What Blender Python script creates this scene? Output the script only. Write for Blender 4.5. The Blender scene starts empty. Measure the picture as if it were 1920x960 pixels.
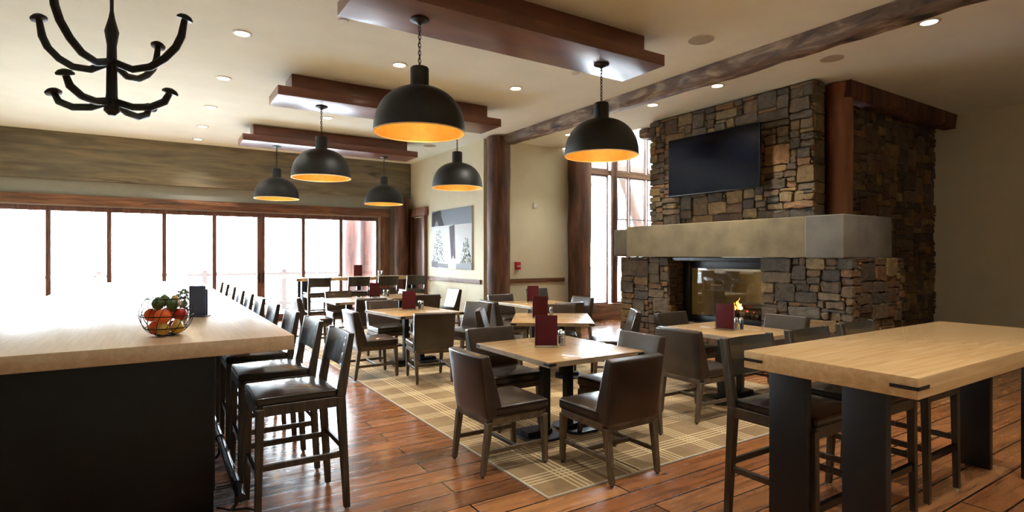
import bpy, bmesh, math, random
from mathutils import Vector, Matrix, noise
PI = math.pi
sc = bpy.context.scene
COL = sc.collection
random.seed(7)

# ------------------------------------------------------------------ materials
def mat(name):
    m = bpy.data.materials.new(name); m.use_nodes = True
    nt = m.node_tree; b = nt.nodes['Principled BSDF']
    return m, nt, b
def N(nt, t, **kw):
    n = nt.nodes.new(t)
    for k, v in kw.items():
        if k in n.inputs: n.inputs[k].default_value = v
        else: setattr(n, k, v)
    return n
def ramp(nt, fac, stops):
    r = nt.nodes.new('ShaderNodeValToRGB'); e = r.color_ramp.elements
    while len(e) < len(stops): e.new(0.5)
    for i, (p, c) in enumerate(stops):
        e[i].position = p; e[i].color = (c[0], c[1], c[2], 1)
    nt.links.new(fac, r.inputs['Fac']); return r.outputs['Color']
def srgb(r, g, b):
    f = lambda v: (v/255/12.92) if v/255 <= .04045 else ((v/255+.055)/1.055)**2.4
    return (f(r), f(g), f(b))
def coords(nt, scale=(1, 1, 1), kind='Object', rot=(0, 0, 0)):
    tc = N(nt, 'ShaderNodeTexCoord'); mp = N(nt, 'ShaderNodeMapping')
    mp.inputs['Scale'].default_value = scale; mp.inputs['Rotation'].default_value = rot
    nt.links.new(tc.outputs[kind], mp.inputs['Vector']); return mp.outputs['Vector']
def noise_tex(nt, vec, scale, detail=4, dist=0, rough=.55):
    n = N(nt, 'ShaderNodeTexNoise', Scale=scale, Detail=detail, Distortion=dist, Roughness=rough)
    nt.links.new(vec, n.inputs['Vector']); return n.outputs['Fac']
def bump(nt, b, h, strength=.3, dist=.01):
    n = N(nt, 'ShaderNodeBump', Strength=strength, Distance=dist)
    nt.links.new(h, n.inputs['Height']); nt.links.new(n.outputs['Normal'], b.inputs['Normal'])
def mmath(nt, op, a, b_=None, c=None):
    n = N(nt, 'ShaderNodeMath', operation=op)
    for i, v in enumerate((a, b_, c)):
        if v is None: continue
        if isinstance(v, (int, float)): n.inputs[i].default_value = v
        else: nt.links.new(v, n.inputs[i])
    return n.outputs[0]
def mixc(nt, fac, a, b_, typ='MIX'):
    n = N(nt, 'ShaderNodeMix', data_type='RGBA', blend_type=typ)
    for i, v in ((0, fac), (6, a), (7, b_)):
        if isinstance(v, (int, float)): n.inputs[i].default_value = v
        elif isinstance(v, tuple): n.inputs[i].default_value = (v[0], v[1], v[2], 1)
        else: nt.links.new(v, n.inputs[i])
    return n.outputs[2]
def plain(name, col, rough=.5, metal=0, var=.12, nscale=6, bstr=0, coat=0, spec=.5):
    m, nt, b = mat(name)
    v = coords(nt); f = noise_tex(nt, v, nscale)
    c = ramp(nt, f, [(.3, tuple(x*(1-var) for x in col)), (.7, tuple(min(1, x*(1+var)) for x in col))])
    nt.links.new(c, b.inputs['Base Color'])
    b.inputs['Roughness'].default_value = rough; b.inputs['Metallic'].default_value = metal
    b.inputs['Coat Weight'].default_value = coat; b.inputs['Specular IOR Level'].default_value = spec
    if bstr: bump(nt, b, noise_tex(nt, v, nscale*8), bstr, .004)
    return m
def wood(name, c1, c2, c3, stretch=(1, 14, 14), scale=1.5, rough=.45, knots=0, bstr=.15, coat=0, dist=.6):
    m, nt, b = mat(name)
    v = coords(nt, stretch); f = noise_tex(nt, v, scale, 6, dist)
    c = ramp(nt, f, [(.28, c1), (.5, c2), (.72, c3)])
    if knots:
        v2 = coords(nt, tuple(.35*s for s in stretch)); k = noise_tex(nt, v2, scale*1.3, 2, 1.5)
        kk = ramp(nt, k, [(.60, (1, 1, 1)), (.70, tuple(1-knots for _ in range(3)))])
        c = mixc(nt, 1.0, c, kk, 'MULTIPLY')
    nt.links.new(c, b.inputs['Base Color']); b.inputs['Roughness'].default_value = rough
    b.inputs['Coat Weight'].default_value = coat
    if bstr: bump(nt, b, f, bstr, .006)
    return m
def emit(name, col, s):
    m, nt, b = mat(name)
    b.inputs['Base Color'].default_value = (*col, 1); b.inputs['Emission Color'].default_value = (*col, 1)
    b.inputs['Emission Strength'].default_value = s; return m
def glass(name, tint=(1, 1, 1), refl=.06, gloss_rough=.0):
    m, nt, b = mat(name); nt.nodes.remove(b)
    out = [n for n in nt.nodes if n.type == 'OUTPUT_MATERIAL'][0]
    t = N(nt, 'ShaderNodeBsdfTransparent'); t.inputs[0].default_value = (*tint, 1)
    g = N(nt, 'ShaderNodeBsdfGlossy'); g.inputs['Roughness'].default_value = gloss_rough
    fr = N(nt, 'ShaderNodeFresnel', IOR=1.45); mx = N(nt, 'ShaderNodeMixShader')
    k = mmath(nt, 'MULTIPLY_ADD', fr.outputs[0], .8, refl*.3)
    nt.links.new(k, mx.inputs[0]); nt.links.new(t.outputs[0], mx.inputs[1]); nt.links.new(g.outputs[0], mx.inputs[2])
    nt.links.new(mx.outputs[0], out.inputs['Surface']); return m

M = {}
M['plaster'] = plain('plaster', srgb(218, 212, 188), .85, var=.03, nscale=3, bstr=.08)
M['ceiling'] = plain('ceiling_plaster', srgb(240, 247, 239), .9, var=.03, nscale=2, bstr=.05)
M['greywall'] = plain('grey_paint', srgb(150, 150, 140), .8, var=.04)
M['log'] = wood('log_wood', srgb(40, 23, 15), srgb(80, 46, 30), srgb(112, 70, 46), (3.5, 3.5, .6), 1.8, .72, .65, .45, dist=.6)
M['logpale'] = wood('orange_log_wood', srgb(92, 52, 32), srgb(128, 76, 48), srgb(150, 94, 62), (3, 3, .5), 1.6, .6, .3, .2, dist=.5)
M['logh'] = wood('log_beam_wood', srgb(48, 33, 23), srgb(104, 80, 58), srgb(176, 158, 134), (3, .8, 3), 2.4, .7, .85, .6, dist=1.2)
M['trimwood'] = wood('trim_wood', srgb(58, 32, 22), srgb(104, 66, 42), srgb(140, 96, 62), (.8, 9, 9), 2, .5, .6, .2)
M['trimwoodv'] = wood('trim_wood_upright', srgb(62, 36, 24), srgb(108, 70, 46), srgb(142, 98, 66), (9, 9, .8), 2, .5, .6, .2)
M['fascia'] = wood('weathered_board', srgb(86, 80, 66), srgb(112, 103, 84), srgb(138, 124, 98), (.5, 5, 4), 1.6, .6, .65, .2, dist=.9)
M['frame_dark'] = wood('window_frame_wood', srgb(70, 42, 36), srgb(98, 64, 54), srgb(124, 86, 72), (8, 8, .8), 2, .4, .3, .1)
M['cherry'] = wood('cherry_panel', srgb(80, 40, 27), srgb(102, 55, 38), srgb(120, 70, 50), (.8, 3, 3), 1.4, .34, 0, 0, .25)
M['oak'] = wood('light_oak_top', srgb(186, 146, 96), srgb(198, 160, 110), srgb(210, 174, 126), (.9, 14, 14), 2.0, .26, 0, .02, .5)
M['oakv'] = wood('light_oak_counter', srgb(196, 166, 132), srgb(208, 180, 146), srgb(220, 194, 162), (14, .9, 14), 2.0, .36, 0, .02, .9)
M['legwood'] = wood('grey_brown_leg', srgb(62, 51, 39), srgb(92, 78, 60), srgb(120, 102, 80), (14, 14, 1), 3, .45, 0, .1)
M['railwood'] = wood('grey_brown_rail', srgb(62, 51, 39), srgb(92, 78, 60), srgb(120, 102, 80), (2, 8, 14), 3, .45, 0, .1)
M['darkwood'] = wood('dark_stool_wood', srgb(34, 29, 23), srgb(60, 51, 40), srgb(86, 74, 57), (14, 14, 1), 3, .38, 0, .1)
M['leather'] = plain('brown_leather', srgb(54, 45, 38), .30, var=.35, nscale=4, bstr=.12, coat=.25)
M['leather_dark'] = plain('dark_leather', srgb(46, 40, 34), .26, var=.25, nscale=5, bstr=.08, coat=.3)
M['black'] = plain('black_metal', (.006, .006, .007), .42, 0, var=.2, spec=.35)
M['bracket'] = plain('dark_bracket', (.02, .02, .02), .4, .6, var=.2)
M['shade'] = plain('shade_black', (.009, .009, .0085), .5, .0, var=.25, nscale=3, bstr=.03, spec=.4)
M['gold'] = plain('gold_leaf', srgb(216, 158, 66), .5, .2, var=.12, nscale=10, bstr=.08)
M['iron'] = plain('wrought_iron', (.012, .010, .010), .5, .5, var=.3, bstr=.2)
M['menu'] = plain('maroon_leatherette', srgb(78, 22, 30), .6, var=.1, bstr=.1, spec=.2)
M['paper'] = plain('white_paper', (.8, .8, .78), .7, var=.02)
M['acrylic'] = glass('clear_acrylic', (.93, .95, .96), .3)
M['window_glass'] = glass('window_glass', (.98, .99, .99), .05)
M['fire_glass'] = glass('fireplace_glass', (.72, .74, .70), .25, .02)
M['salt'] = plain('salt', (.85, .85, .82), .8, var=.05)
M['pepper'] = plain('pepper', (.10, .07, .05), .8, var=.5, nscale=80)
M['chrome'] = plain('chrome', (.75, .75, .75), .15, 1, var=.03)
M['rail_metal'] = plain('dark_rail_metal', (.05, .055, .065), .2, .9, var=.1)
M['mantel'] = plain('mantel_stone', srgb(120, 106, 76), .85, var=.28, nscale=2.4, bstr=.4)
M['mantel_grey'] = plain('mantel_grey_stone', srgb(104, 98, 86), .85, var=.25, nscale=2.4, bstr=.4)
M['mortar'] = plain('mortar', (.022, .019, .016), .95, var=.3)
M['tv'] = plain('tv_screen', (.002, .0025, .005), .16, 0, var=.1, spec=.15)
M['red'] = plain('alarm_red', srgb(170, 20, 20), .4, var=.05)
M['white'] = plain('white_plastic', (.72, .71, .66), .5, var=.03)
M['grille'] = plain('speaker_grille', srgb(176, 168, 150), .7, var=.05)
M['lamp'] = emit('downlight_glow', (1.0, .82, .55), 22)
M['bulb'] = emit('bulb_glow', (1.0, .78, .45), 12)
M['flame'] = emit('flame_glow', (1.0, .32, .05), 9)
M['flame_core'] = emit('flame_core_glow', (1.0, .75, .3), 14)
M['ember'] = emit('ember_glow', (1.0, .12, .06), 1.2)
M['firebrick'] = plain('firebrick', srgb(176, 158, 116), .8, var=.25, nscale=3, bstr=.2)
M['char'] = wood('charred_log', (.01, .008, .007), (.03, .022, .018), (.07, .05, .04), (8, 8, 1), 3, .8, 0, .5)
M['deck'] = wood('bounce_pale_deck', srgb(205, 205, 205), srgb(226, 228, 230), srgb(238, 240, 244), (1, 6, 6), 2, .7, 0, .1)  # deck colour paled to bounce more daylight onto the ceiling
M['bright_ground'] = plain('blown_white_ground', (.85, .87, .9), .9, var=.03, nscale=.3)  # white colour puts the blown-out daylight brightness into the ground
M['outlog'] = wood('outside_log', srgb(38, 16, 12), srgb(62, 28, 20), srgb(88, 48, 36), (5, 5, .6), 2.2, .8, .5, .3)
M['outrail'] = plain('outside_rail_wood', srgb(50, 36, 30), .8, var=.15)

# floor: wide reclaimed planks running along X
def floor_mat():
    m, nt, b = mat('reclaimed_plank_floor')
    v = coords(nt, (1, 1, 1), 'Object')
    br = N(nt, 'ShaderNodeTexBrick', Scale=1.0)
    br.offset = .37; br.inputs['Brick Width'].default_value = 2.7; br.inputs['Row Height'].default_value = .21
    br.inputs['Mortar Size'].default_value = .007; br.inputs['Mortar Smooth'].default_value = .3; br.inputs['Bias'].default_value = 0
    br.inputs['Color1'].default_value = (0, 0, 0, 1); br.inputs['Color2'].default_value = (1, 1, 1, 1); br.inputs['Mortar'].default_value = (.5, .5, .5, 1)
    nt.links.new(v, br.inputs['Vector'])
    plank = ramp(nt, br.outputs['Color'], [(0, srgb(118, 76, 44)), (.35, srgb(170, 110, 64)), (.65, srgb(146, 90, 52)), (1, srgb(194, 138, 90))])
    g = noise_tex(nt, coords(nt, (.55, 9, 1)), 2.0, 7, .9, .6)
    gc = ramp(nt, g, [(.30, (.42, .36, .34)), (.48, (.95, .95, .95)), (.75, (1.25, 1.2, 1.1))])
    c = mixc(nt, 1, plank, gc, 'MULTIPLY')
    s = noise_tex(nt, coords(nt, (.6, 4, 1)), 1.5, 5, 1.4, .6)
    sf = ramp(nt, s, [(.54, (0, 0, 0)), (.70, (.65, .65, .65))])
    c = mixc(nt, sf, c, srgb(62, 42, 34))
    kn = N(nt, 'ShaderNodeTexVoronoi', Scale=1.0); nt.links.new(coords(nt, (1.6, 4.5, 1)), kn.inputs['Vector'])
    kf = ramp(nt, kn.outputs['Distance'], [(.03, (1, 1, 1)), (.08, (0, 0, 0))])
    c = mixc(nt, kf, c, srgb(38, 22, 16))
    c = mixc(nt, br.outputs['Fac'], c, srgb(30, 16, 10))
    nt.links.new(c, b.inputs['Base Color'])
    r = ramp(nt, noise_tex(nt, coords(nt, (2, 8, 1)), 2, 4), [(.3, (.16, .16, .16)), (.7, (.32, .32, .32))])
    nt.links.new(r, b.inputs['Roughness'])
    h = mmath(nt, 'SUBTRACT', mmath(nt, 'MULTIPLY', g, .10), br.outputs['Fac'])
    bump(nt, b, h, .35, .006)
    return m
M['floor'] = floor_mat()

def rug_mat():
    m, nt, b = mat('plaid_rug')
    tc = N(nt, 'ShaderNodeTexCoord'); sx = N(nt, 'ShaderNodeSeparateXYZ'); nt.links.new(tc.outputs['Object'], sx.inputs[0])
    def lines(o, off):
        a = mmath(nt, 'ADD', o, off); g = mmath(nt, 'MODULO', a, .46)
        ing = mmath(nt, 'LESS_THAN', g, .168)
        st = mmath(nt, 'LESS_THAN', mmath(nt, 'MODULO', g, .042), .017)
        return mmath(nt, 'MULTIPLY', ing, st), mmath(nt, 'GREATER_THAN', mmath(nt, 'MODULO', mmath(nt, 'ADD', a, .15), .92), .46)
    lx, bx_ = lines(sx.outputs[0], 20.1); ly, by_ = lines(sx.outputs[1], 20.3)
    base = mixc(nt, mmath(nt, 'MULTIPLY', mmath(nt, 'ADD', bx_, by_), .5), srgb(168, 140, 100), srgb(154, 127, 91))
    w = noise_tex(nt, coords(nt, (1, 1, 1)), 160, 2); base = mixc(nt, .6, base, ramp(nt, w, [(.3, (.6, .6, .6)), (.7, (1.2, 1.2, 1.2))]), 'MULTIPLY')
    L = mmath(nt, 'MULTIPLY', mmath(nt, 'ADD', lx, ly), .75)
    L = mmath(nt, 'MINIMUM', L, 1)
    c = mixc(nt, L, base, srgb(232, 208, 162))
    nt.links.new(c, b.inputs['Base Color']); b.inputs['Roughness'].default_value = .9
    bump(nt, b, w, .4, .003); return m
M['rug'] = rug_mat()
M['cherry'].node_tree.nodes['Principled BSDF'].inputs['Coat Roughness'].default_value = .18
M['floor'].node_tree.nodes['Principled BSDF'].inputs['Coat Weight'].default_value = .35
M['floor'].node_tree.nodes['Principled BSDF'].inputs['Coat Roughness'].default_value = .12
M['oakedge'] = wood('oak_edge_band', srgb(128, 108, 82), srgb(150, 130, 102), srgb(170, 150, 120), (3, 3, 9), 2.0, .5, 0, .05)
M['rimw'] = plain('rim_brass', srgb(240, 210, 150), .35, .3)
M['binding'] = plain('rug_binding', srgb(196, 186, 168), .8)
M['oakv'].node_tree.nodes['Principled BSDF'].inputs['Coat Roughness'].default_value = .22
def stone_mat():
    m, nt, b = mat('fieldstone')
    at = N(nt, 'ShaderNodeAttribute', attribute_name='stone_col')
    v = coords(nt); n = noise_tex(nt, v, 9, 7, .4, .65)
    c = mixc(nt, 1, at.outputs['Color'], ramp(nt, n, [(.3, (.62, .60, .58)), (.7, (1.35, 1.3, 1.2))]), 'MULTIPLY')
    nt.links.new(c, b.inputs['Base Color']); b.inputs['Roughness'].default_value = .85
    bump(nt, b, noise_tex(nt, v, 22, 6), .55, .02); return m
M['stone'] = stone_mat()

# ------------------------------------------------------------------ mesh helpers
def box(bm, x0, x1, y0, y1, z0, z1):
    v = [bm.verts.new(p) for p in ((x0,y0,z0),(x1,y0,z0),(x1,y1,z0),(x0,y1,z0),(x0,y0,z1),(x1,y0,z1),(x1,y1,z1),(x0,y1,z1))]
    for f in ((0,3,2,1),(4,5,6,7),(0,1,5,4),(1,2,6,5),(2,3,7,6),(3,0,4,7)): bm.faces.new([v[i] for i in f])
    return v
def hexa(bm, lo, hi):            # two quads (bottom, top), each four points counter-clockwise
    v = [bm.verts.new(p) for p in list(lo)+list(hi)]
    for f in ((0,3,2,1),(4,5,6,7),(0,1,5,4),(1,2,6,5),(2,3,7,6),(3,0,4,7)): bm.faces.new([v[i] for i in f])
    return v
def post(bm, p0, p1, w0, d0, w1, d1):   # tapered square post
    q = lambda p, w, d: [(p[0]-w/2,p[1]-d/2,p[2]),(p[0]+w/2,p[1]-d/2,p[2]),(p[0]+w/2,p[1]+d/2,p[2]),(p[0]-w/2,p[1]+d/2,p[2])]
    return hexa(bm, q(p0,w0,d0), q(p1,w1,d1))
def lathe(bm, prof, c=(0,0,0), n=24, cap=True):
    rings = []
    for r, z in prof:
        rings.append([bm.verts.new((c[0]+r*math.cos(2*PI*i/n), c[1]+r*math.sin(2*PI*i/n), c[2]+z)) for i in range(n)])
    for a, b in zip(rings, rings[1:]):
        for i in range(n): bm.faces.new((a[i], a[(i+1)%n], b[(i+1)%n], b[i]))
    if cap:
        bm.faces.new(list(reversed(rings[0]))); bm.faces.new(rings[-1])
def tube(bm, pts, r, n=8, closed=False):
    pts = [Vector(p) for p in pts]; rings = []; m = len(pts)
    rs = r if isinstance(r, (list, tuple)) else [r]*m
    prev = None
    for i, p in enumerate(pts):
        t = (pts[(i+1)%m]-pts[i-1]) if closed else (pts[min(i+1,m-1)]-pts[max(i-1,0)])
        t.normalize()
        u = prev if prev else (Vector((0,0,1)) if abs(t.z) < .9 else Vector((1,0,0)))
        a = (u - t*u.dot(t)).normalized(); b = t.cross(a); prev = a
        rings.append([bm.verts.new(p + (a*math.cos(2*PI*k/n)+b*math.sin(2*PI*k/n))*rs[i]) for k in range(n)])
    rng = range(m) if closed else range(m-1)
    for i in rng:
        A, B = rings[i], rings[(i+1)%m]
        for k in range(n): bm.faces.new((A[k], A[(k+1)%n], B[(k+1)%n], B[k]))
    if not closed:
        bm.faces.new(list(reversed(rings[0]))); bm.faces.new(rings[-1])
def obj(name, bm, m, parent=None, bev=0, seg=2, smooth=False, angle=35, loc=None):
    bmesh.ops.recalc_face_normals(bm, faces=bm.faces)
    if bev: bmesh.ops.bevel(bm, geom=[e for e in bm.edges if e.calc_face_angle(0) > .5], offset=bev, segments=seg, profile=.6, affect='EDGES')
    me = bpy.data.meshes.new(name); bm.to_mesh(me); bm.free()
    me.materials.append(m if not isinstance(m, str) else M[m])
    if smooth or bev:
        for p in me.polygons: p.use_smooth = True
        try: me.set_sharp_from_angle(angle=math.radians(angle))
        except Exception: pass
    o = bpy.data.objects.new(name, me); COL.objects.link(o)
    if parent: o.parent = parent
    if loc: o.location = loc
    return o
def BM(): return bmesh.new()
def bx(name, m, parent, dims, bev=0, **k):
    b = BM(); box(b, *dims); return obj(name, b, m, parent, bev, **k)
def tag(o, label, cat, group=None):
    o['label'] = label; o['category'] = cat
    if group: o['group'] = group
    return o
def struct(o): o['kind'] = 'structure'; return o
def thing(name, label, cat, loc=(0,0,0), rz=0, group=None):
    o = bpy.data.objects.new(name, None); COL.objects.link(o); o.empty_display_size = .1
    o.location = loc; o.rotation_euler = (0, 0, math.radians(rz)); return tag(o, label, cat, group)
def dup(src, loc, rz=None, label=None, group=None):
    r = src.copy(); COL.objects.link(r); r.location = loc
    if rz is not None: r.rotation_euler = (0, 0, math.radians(rz))
    if label: r['label'] = label
    if group: r['group'] = group
    for ch in list(src.children):
        c = ch.copy(); COL.objects.link(c); c.parent = r
        for g in list(ch.children):
            d = g.copy(); COL.objects.link(d); d.parent = c
    return r
def place(proto, state, loc, rz, label, group=None):
    if not state:
        state.append(1); proto.location = loc; proto.rotation_euler = (0, 0, math.radians(rz)); proto['label'] = label
        if group: proto['group'] = group
        return proto
    return dup(proto, loc, rz, label, group)

# ------------------------------------------------------------------ room shell
H = 4.09
def sbox(name, m, boxes, **k):
    b = BM()
    for d in boxes: box(b, *d)
    return struct(obj(name, b, m, None, **k))
sbox('floor', 'floor', [(-3.2, 12.3, -3.2, 14.7, -.12, 0)])
# ceiling stops short of the tall window bay beyond the fireplace
sbox('ceiling', 'ceiling', [(-3.2, 8.06, -3.2, 14.7, H, H+.2), (8.06, 12.3, -3.2, 7.9, H, H+.2)])
sbox('ceiling_bay', 'ceiling', [(8.06, 12.3, 7.9, 10.5, 5.7, 5.85)])
sbox('wall_left', 'plaster', [(-3.2, -3, -3.2, 14.7, 0, H)])
sbox('wall_front', 'plaster', [(-3, 12, -3.2, -3, 0, H)])
sbox('wall_right', 'plaster', [(5.93, 6.1, 10.36, 14.5, 0, H)])
sbox('wall_middle', 'plaster', [(6.1, 8.66, 10.36, 10.48, 0, H)])
sbox('wall_east', 'plaster', [(12, 12.2, -3.2, 10.5, 0, 5.85)])
sbox('wall_bay', 'plaster', [(8.06, 12, 7.8, 7.9, H+.2, 5.7), (7.96, 8.06, 7.9, 10.5, H+.2, 5.7), (8.06, 12, 10.3, 10.42, 5.35, 5.7)])
# window wall at y=14.5
sbox('wall_back', 'greywall', [(-3, 5.93, 14.5, 14.7, 2.6, H), (5.05, 5.93, 14.5, 14.7, 0, 2.6), (-3, -2.85, 14.5, 14.7, 0, 2.6)])
sbox('trim_1', 'fascia', [(-3, 5.92, 14.36, 14.498, 3.13, H)], bev=.006)
sbox('trim_2', 'trimwood', [(-3, 5.36, 14.42, 14.498, 2.62, 2.83)], bev=.006)
sbox('trim_3', 'trimwoodv', [(5.08, 5.34, 14.43, 14.498, 0, 2.62)], bev=.006)
# five big sliding sashes, posts between
xs = [-2.82, -1.8, -.8, .19, 1.175, 2.16, 3.14, 4.07, 5.04]
for i in range(len(xs)-1):
    a, c = xs[i], xs[i+1]
    wl = .085 if i in (4, ) else .04; wr = .04; 
    wl = .085 if i == 5 else .04; wr = .085 if i == 4 else .045
    b = BM()
    box(b, a, a+wl, 14.52, 14.60, 0, 2.6); box(b, c-wr, c, 14.52, 14.60, 0, 2.6)
    box(b, a+wl, c-wr, 14.52, 14.60, 2.5, 2.6); box(b, a+wl, c-wr, 14.52, 14.60, 0, .16)
    w = struct(obj('window_%d' % (i+1), b, 'frame_dark', None, bev=.005))
    bx('window_pane', 'window_glass', w, (a+wl, c-wr, 14.555, 14.565, .16, 2.5))
    if i in (4, 5):   # dark lever handles on the centre stiles
        hb = BM(); xh = c-.04 if i == 4 else a+.04
        tube(hb, [(xh, 14.52, 1.05), (xh, 14.48, 1.05), (xh+(-.09 if i == 4 else .09), 14.48, 1.05)], .009)
        box(hb, xh-.018, xh+.018, 14.505, 14.522, .93, 1.17)
        obj('handle', hb, 'bracket', w, smooth=True)
# side door in the right wall
b = BM(); box(b, 5.84, 5.93, 14.16, 14.3, 0, 2.62); box(b, 5.84, 5.93, 13.28, 13.42, 0, 2.62); box(b, 5.82, 5.93, 13.2, 14.38, 2.62, 2.84)
box(b, 5.86, 5.93, 13.42, 13.50, 0, 2.56); 
d = struct(obj('door_1', b, 'trimwoodv', None, bev=.006))
bx('door_panel', 'log', d, (5.895, 5.925, 13.5, 14.16, .02, 2.58), .004)
# chair rails
b = BM(); box(b, 5.895, 5.93, 10.45, 13.2, .97, 1.06); box(b, 5.88, 5.93, 10.45, 13.2, 1.035, 1.06); struct(obj('trim_4', b, 'trimwood', None, bev=.004))
sbox('trim_5', 'trimwood', [(6.42, 8.1, 10.325, 10.36, .98, 1.07)], bev=.004)
sbox('baseboard_right', 'trimwood', [(5.905, 5.93, 10.45, 13.2, 0, .16)], bev=.004)
sbox('baseboard_middle', 'trimwood', [(6.42, 8.1, 10.335, 10.36, 0, .16)], bev=.004)
# tall window bay, wall y = 10.3, x 8.66 .. 12
b = BM(); box(b, 8.66, 12, 10.26, 10.42, .0, .40); box(b, 8.66, 12, 10.26, 10.42, 3.56, 3.68); box(b, 8.66, 12, 10.28, 10.42, 5.2, 5.35)
sill = struct(obj('window_frame_rails', b, 'trimwood', None, bev=.008)); sill.name = 'trim_6'
b = BM(); box(b, 8.66, 8.84, 10.26, 10.42, .4, 3.56); box(b, 8.66, 8.84, 10.26, 10.42, 3.68, 5.2)
struct(obj('trim_7', b, 'trimwoodv', None, bev=.008))
mx = [(8.84, 9.45), (9.62, 10.13), (10.17, 10.75), (10.8, 11.35), (11.4, 12.0)]
k = 9
for (a, c) in mx:
    for (z0, z1) in ((.4, 3.56), (3.68, 5.2)):
        b = BM(); e = .035
        box(b, a, a+e, 10.31, 10.38, z0, z1); box(b, c-e, c, 10.31, 10.38, z0, z1); box(b, a+e, c-e, 10.31, 10.38, z0, z0+e); box(b, a+e, c-e, 10.31, 10.38, z1-e, z1)
        if a > 9.5 and z0 < 1: box(b, a+e, c-e, 10.33, 10.36, 2.48, 2.51)
        w = struct(obj('window_%d' % k, b, 'frame_dark', None, bev=.004)); k += 1
        bx('window_pane', 'window_glass', w, (a+e, c-e, 10.34, 10.35, z0+e, z1-e))

def log(name, p0, p1, r, m, seed, flat=1.0, n=28, rough=.04):
    """an irregular round log with the bark peeled"""
    b = BM(); p0 = Vector(p0); p1 = Vector(p1); ax = (p1-p0); L = ax.length; ax.normalize()
    u = Vector((0,0,1)) if abs(ax.z) < .9 else Vector((1,0,0)); u = (u-ax*u.dot(ax)).normalized(); v = ax.cross(u)
    nr = max(6, int(L/.10)); rings = []
    for i in range(nr+1):
        t = L*i/nr; ring = []
        for kk in range(n):
            a = 2*PI*kk/n
            q = noise.noise(Vector((math.cos(a)*1.5+seed*9, math.sin(a)*1.5, t*1.1)))*2*rough + noise.noise(Vector((math.cos(a)*4+seed*5, math.sin(a)*4, t*4)))*.5*rough
            rr = r*(1+q)
            ring.append(b.verts.new(p0+ax*t+(u*math.cos(a)+v*math.sin(a)*flat)*rr))
        rings.append(ring)
    for A, B in zip(rings, rings[1:]):
        for kk in range(n): b.faces.new((A[kk], A[(kk+1)%n], B[(kk+1)%n], B[kk]))
    b.faces.new(list(reversed(rings[0]))); b.faces.new(rings[-1])
    return obj(name, b, m, None, smooth=True, angle=80)
# log posts standing in the room
tag(log('log_post', (6.11, 10.04, 0), (6.11, 10.04, H-.02), .245, 'log', 1), 'reddish peeled log post at the corner beside the framed artwork', 'post')
tag(log('log_post', (8.33, 10.06, 0), (8.33, 10.06, H-.02), .265, 'log', 2, rough=.06), 'thick dark log post between the fire alarm wall and the tall windows', 'post')
tag(log('log_post', (5.6, 14.22, 0), (5.6, 14.22, 3.12), .2, 'log', 3, rough=.07), 'log post in the corner between sliding doors and side door', 'post')
tag(log('log_post', (8.4, 4.26, 2.14), (8.4, 4.26, H-.02), .175, 'logpale', 4, rough=.03), 'smooth orange-brown log post standing behind the end of the stone chimney', 'post')
tag(log('log_mullion', (9.54, 10.2, .42), (9.54, 10.2, 5.1), .085, 'log', 5, rough=.08), 'slim log mullion in front of the tall window bay', 'post')
# beams
def ibeam(name, x0, x1, y0, y1, z0, z1, m, axis, seed, amp=.018):
    b = BM(); n = 60; rings = []
    for i in range(n+1):
        t = i/n
        if axis == 'y': c = [(x0, y0+(y1-y0)*t, z1), (x0, y0+(y1-y0)*t, z0+.05), (x0+.05, y0+(y1-y0)*t, z0), (x1-.05, y0+(y1-y0)*t, z0), (x1, y0+(y1-y0)*t, z0+.05), (x1, y0+(y1-y0)*t, z1)]
        else: c = [(x0+(x1-x0)*t, y0, z1), (x0+(x1-x0)*t, y0, z0+.04), (x0+(x1-x0)*t, y0+.04, z0), (x0+(x1-x0)*t, y1-.04, z0), (x0+(x1-x0)*t, y1, z0+.04), (x0+(x1-x0)*t, y1, z1)]
        ring = []
        for j, p in enumerate(c):
            q = Vector(p); a = 0 if j in (0, 5) else amp
            q += Vector((noise.noise(q*1.7+Vector((seed,j,0))), noise.noise(q*1.7+Vector((j,seed,3))), noise.noise(q*2.3+Vector((0,j,seed)))))*a*2
            ring.append(b.verts.new(q))
        rings.append(ring)
    for A, B in zip(rings, rings[1:]):
        for kk in range(6): b.faces.new((A[kk], A[(kk+1)%6], B[(kk+1)%6], B[kk]))
    b.faces.new(list(reversed(rings[0]))); b.faces.new(rings[-1])
    return obj(name, b, m, None, smooth=True, angle=50)
tag(ibeam('ceiling_beam', 6.10, 6.38, -3, 9.8, 3.90, H-.002, 'logh', 'y', 1), 'long hand-hewn timber beam with knots crossing the ceiling to the corner log post', 'beam')
tag(ibeam('window_beam', 8.1, 12, 7.72, 7.95, 3.90, H-.002, 'logh', 'x', 2), 'short brown beam under the ceiling edge before the tall windows', 'beam')
tag(ibeam('stub_beam', 8.3, 12, 4.05, 4.32, 3.84, H-.002, 'log', 'x', 3), 'dark beam leaving the top of the log post behind the chimney', 'beam')

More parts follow.
